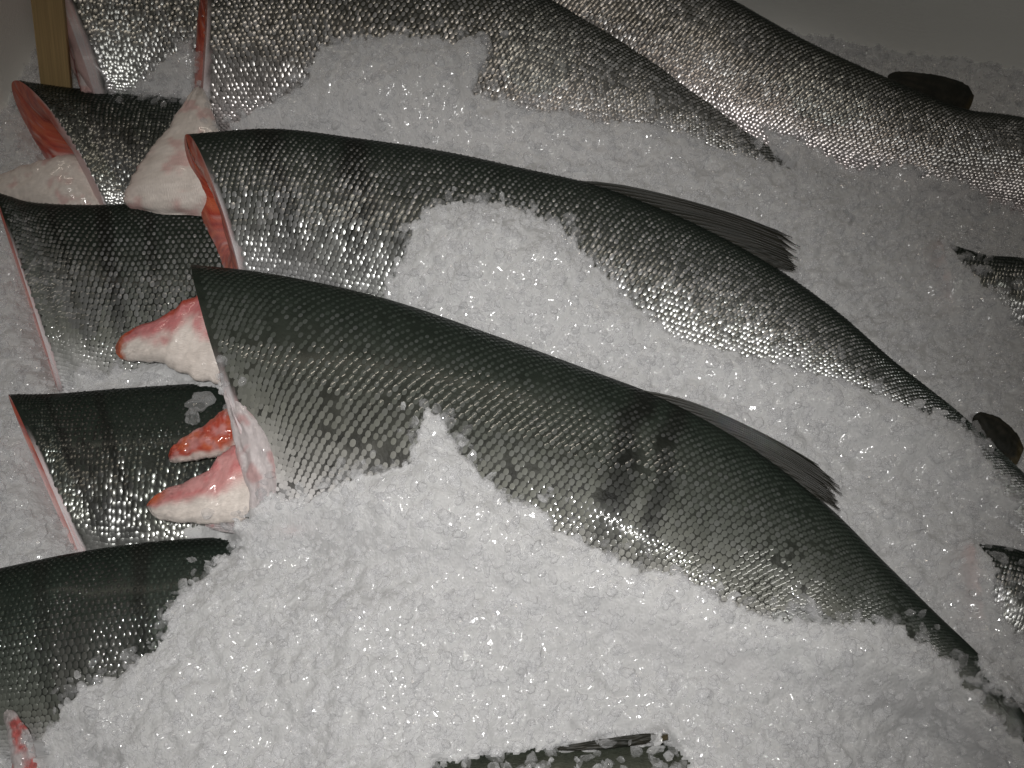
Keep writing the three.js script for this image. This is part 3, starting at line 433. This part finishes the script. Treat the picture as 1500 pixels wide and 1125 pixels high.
{
  const pos = new Float32Array(NX * NZ * 3), uv = new Float32Array(NX * NZ * 2), idx = [];
  for (let j = 0; j < NZ; j++) for (let i = 0; i < NX; i++) { const k = j * NX + i; pos[k * 3] = GX0 + i * GS; pos[k * 3 + 1] = iceY[k]; pos[k * 3 + 2] = GZ0 + j * GS; uv[k * 2] = i * GS / 0.35; uv[k * 2 + 1] = j * GS / 0.35; }
  for (let j = 0; j < NZ - 1; j++) for (let i = 0; i < NX - 1; i++) { const a = j * NX + i; idx.push(a, a + NX, a + 1, a + 1, a + NX, a + NX + 1); }
  const g = new THREE.BufferGeometry(); g.setAttribute('position', new THREE.BufferAttribute(pos, 3)); g.setAttribute('uv', new THREE.BufferAttribute(uv, 2)); g.setIndex(idx); g.computeVertexNormals();
  const m = mesh('packed_ice', g, ICE.bed, iceRoot); m.userData.kind = 'stuff';
}
// loose grains: rounded chips and small splinters
function chip(detail, sx, sy, sz, rough, sd) {
  let g = new THREE.IcosahedronGeometry(1, detail); const p = g.attributes.position;
  for (let i = 0; i < p.count; i++) { const x = p.getX(i), y = p.getY(i), z = p.getZ(i), k = 1 + rough * nz(x * 1.3 + sd, y * 1.3, z * 1.3 + sd); p.setXYZ(i, x * k * sx, y * k * sy, z * k * sz); }
  g.computeVertexNormals(); return g;
}
const chips = [chip(2, 1, 0.72, 0.9, 0.55, 1), chip(2, 1.15, 0.6, 0.8, 0.7, 5), chip(1, 1, 0.8, 0.85, 0.8, 9), chip(1, 1.2, 0.55, 0.9, 0.9, 14)];
const sown = chips.map(() => []), clearSown = [[], []];
const ZV0 = -0.42, ZV1 = 0.33;
function sow(n, r0, r1, sink, list) {
  for (let q = 0; q < n; q++) {
    const x = rs(-0.56, 0.56), z = rs(ZV0 + 0.004, ZV1), lim = 0.345 + (0.27 - z) * 0.245; if (Math.abs(x) > lim) continue;
    const k = heightAt(x, z), y = iceY[k]; if (top[k] > -5 && y < top[k] - 0.002) continue;
    const r = r0 + (r1 - r0) * rnd() * rnd(), m = new THREE.Matrix4().compose(new THREE.Vector3(x, y + r * sink * rs(0.2, 1), z), new THREE.Quaternion().setFromEuler(new THREE.Euler(rs(0, 6.3), rs(0, 6.3), rs(0, 6.3))), new THREE.Vector3(r * rs(0.8, 1.2), r, r * rs(0.8, 1.2)));
    list[Math.floor(rnd() * list.length)].push(m);
  }
}
sow(27000, 0.0018, 0.0054, 0.15, sown.slice(0, 2));
sow(20000, 0.0007, 0.0018, 0.8, sown.slice(2, 4));
sow(4000, 0.002, 0.005, 0.4, clearSown);
// stray grains at the rims of the heaps, on the fish
for (let q = 0; q < 60000; q++) {
  const x = rs(-0.5, 0.5), z = rs(ZV0, ZV1), k = heightAt(x, z), e = edge[k]; if (top[k] < -5 || e > 0.001 || rnd() > (order[topFish[k]] === 'B1' ? 0.3 : e < -0.02 ? 0 : Math.exp(e / 0.005) * 0.8)) continue;
  const r = rs(0.0012, 0.0048), m = new THREE.Matrix4().compose(new THREE.Vector3(x, top[k] + r * 0.35, z), new THREE.Quaternion().setFromEuler(new THREE.Euler(rs(0, 6.3), rs(0, 6.3), rs(0, 6.3))), new THREE.Vector3(r, r * 0.8, r));
  (rnd() < 0.75 ? clearSown[q % 2] : sown[q % 4]).push(m);
}
sown.forEach((list, i) => { const im = new THREE.InstancedMesh(chips[i], ICE.grain, list.length); im.name = 'ice_grains'; im.userData.kind = 'stuff'; list.forEach((m, k) => im.setMatrixAt(k, m)); im.castShadow = im.receiveShadow = true; iceRoot.add(im); });
clearSown.forEach((list, i) => { const im = new THREE.InstancedMesh(chips[i], ICE.clear, list.length); im.name = 'clear_ice_grains'; im.userData.kind = 'stuff'; list.forEach((m, k) => im.setMatrixAt(k, m)); im.castShadow = im.receiveShadow = true; iceRoot.add(im); });

// single lumps
const LUMP_ON = { R1: 'on the gaping-cut salmon at the rim of the biggest heap', R2: 'on the salmon with the round ice patch', R3: 'on the cream-flapped silvery salmon at the ice rim', L4: 'on the dark salmon beside the red flesh', L5: 'on the blackish green salmon at the rim of the biggest heap' };
LUMPS.forEach(([x, y, z, r], n) => {
  const m = mesh(numbered('ice_lump'), chip(3, 1.1, 0.62, 0.85, 0.75, 20 + n * 3.3), ICE.clear);
  m.position.set(x, y + r * 0.3, z); m.scale.setScalar(r * 0.72); m.rotation.y = n * 1.9;
  const on = LUMP_ON[order[topFish[heightAt(x, z)]]] ?? 'lying on a salmon';
  m.userData = { label: `clear ice lump ${on}`, category: 'ice lump', group: 'ice lumps on the salmon' };
});

// ---------------------------------------------------------------- the tub
const plastic = new THREE.MeshPhysicalMaterial({ name: 'white plastic', color: rgb(0.88, 0.87, 0.83), roughness: 0.42, bumpMap: skinBump, bumpScale: 0.0003 });
{
  const tub = new THREE.Group(); tub.name = 'tub_wall'; tub.userData = { kind: 'structure', label: 'white plastic wall of the fish tub', category: 'tub' }; scene.add(tub);
  const panel = (x, z, yaw, len) => { const g = new THREE.Group(); g.name = 'wall_panel'; tub.add(g); g.position.set(x, 0, z); g.rotation.y = yaw; const w = mesh('wall_sheet', new RoundedBoxGeometry(len, 0.42, 0.02, 3, 0.004), plastic, g); w.position.set(0, 0.0, -0.02); w.rotation.x = -0.14; };
  panel(0.2, -0.386, -0.2, 1.5); panel(-0.468, -0.3, 1.35, 0.7);
}
{
  const wood = grain(256, (x, y) => { const n = 0.5 + 0.35 * nz(x * 30, y * 2.5) + 0.25 * nz(x * 90, y * 6, 3); return [0.62 + 0.2 * n, 0.52 + 0.18 * n, 0.36 + 0.14 * n]; }, true);
  const b = mesh(numbered('wooden_stick'), new RoundedBoxGeometry(0.026, 0.22, 0.01, 3, 0.0015), new THREE.MeshStandardMaterial({ map: wood, roughness: 0.7 }));
  b.userData = { label: 'yellowish wooden stick standing against the tub wall', category: 'stick' };
  b.position.set(-0.402, 0.02, -0.34); b.rotation.set(-0.2, 0.1, -0.26);
}
// ---------------------------------------------------------------- the lamps themselves, outside the picture
{
for (const [at, label] of [[TUBE, 'warm fluorescent tube hanging over the tub wall'], [TUBE_NEAR, 'fluorescent tube hanging over the open side of the tub']]) {
  const t = thing('ceiling_light', label, 'lamp', 'ceiling tubes');
  t.position.set(...at); t.lookAt(0, 0, 0);
  const housing = mesh('housing', new RoundedBoxGeometry(1.1, 0.12, 0.06, 2, 0.008), plastic, t); housing.position.z = -0.07;
  const tube = mesh('light_tube', new THREE.CylinderGeometry(0.015, 0.015, 1.0, 20), new THREE.MeshStandardMaterial({ color: 0xffffff, emissive: rgb(1, 0.97, 0.93), emissiveIntensity: 2 }), t); tube.rotation.z = Math.PI / 2; tube.position.z = -0.02;
}
}
{
  const t = thing('camera_flash', 'small camera flash lighting the fish from above', 'flash');
  t.position.set(FLASH[0], FLASH[1], FLASH[2]); t.lookAt(flash.target.position);
  const head = mesh('flash_head', new RoundedBoxGeometry(0.05, 0.03, 0.03, 2, 0.003), new THREE.MeshStandardMaterial({ color: rgb(0.03, 0.03, 0.03), roughness: 0.5 }), t); head.position.z = -0.03;
  const glass = mesh('flash_light_window', new RoundedBoxGeometry(0.036, 0.02, 0.004, 2, 0.001), new THREE.MeshStandardMaterial({ color: 0xffffff, emissive: rgb(1, 0.98, 0.95), emissiveIntensity: 3 }), t); glass.position.z = -0.0125;
}

renderer.render(scene, camera);
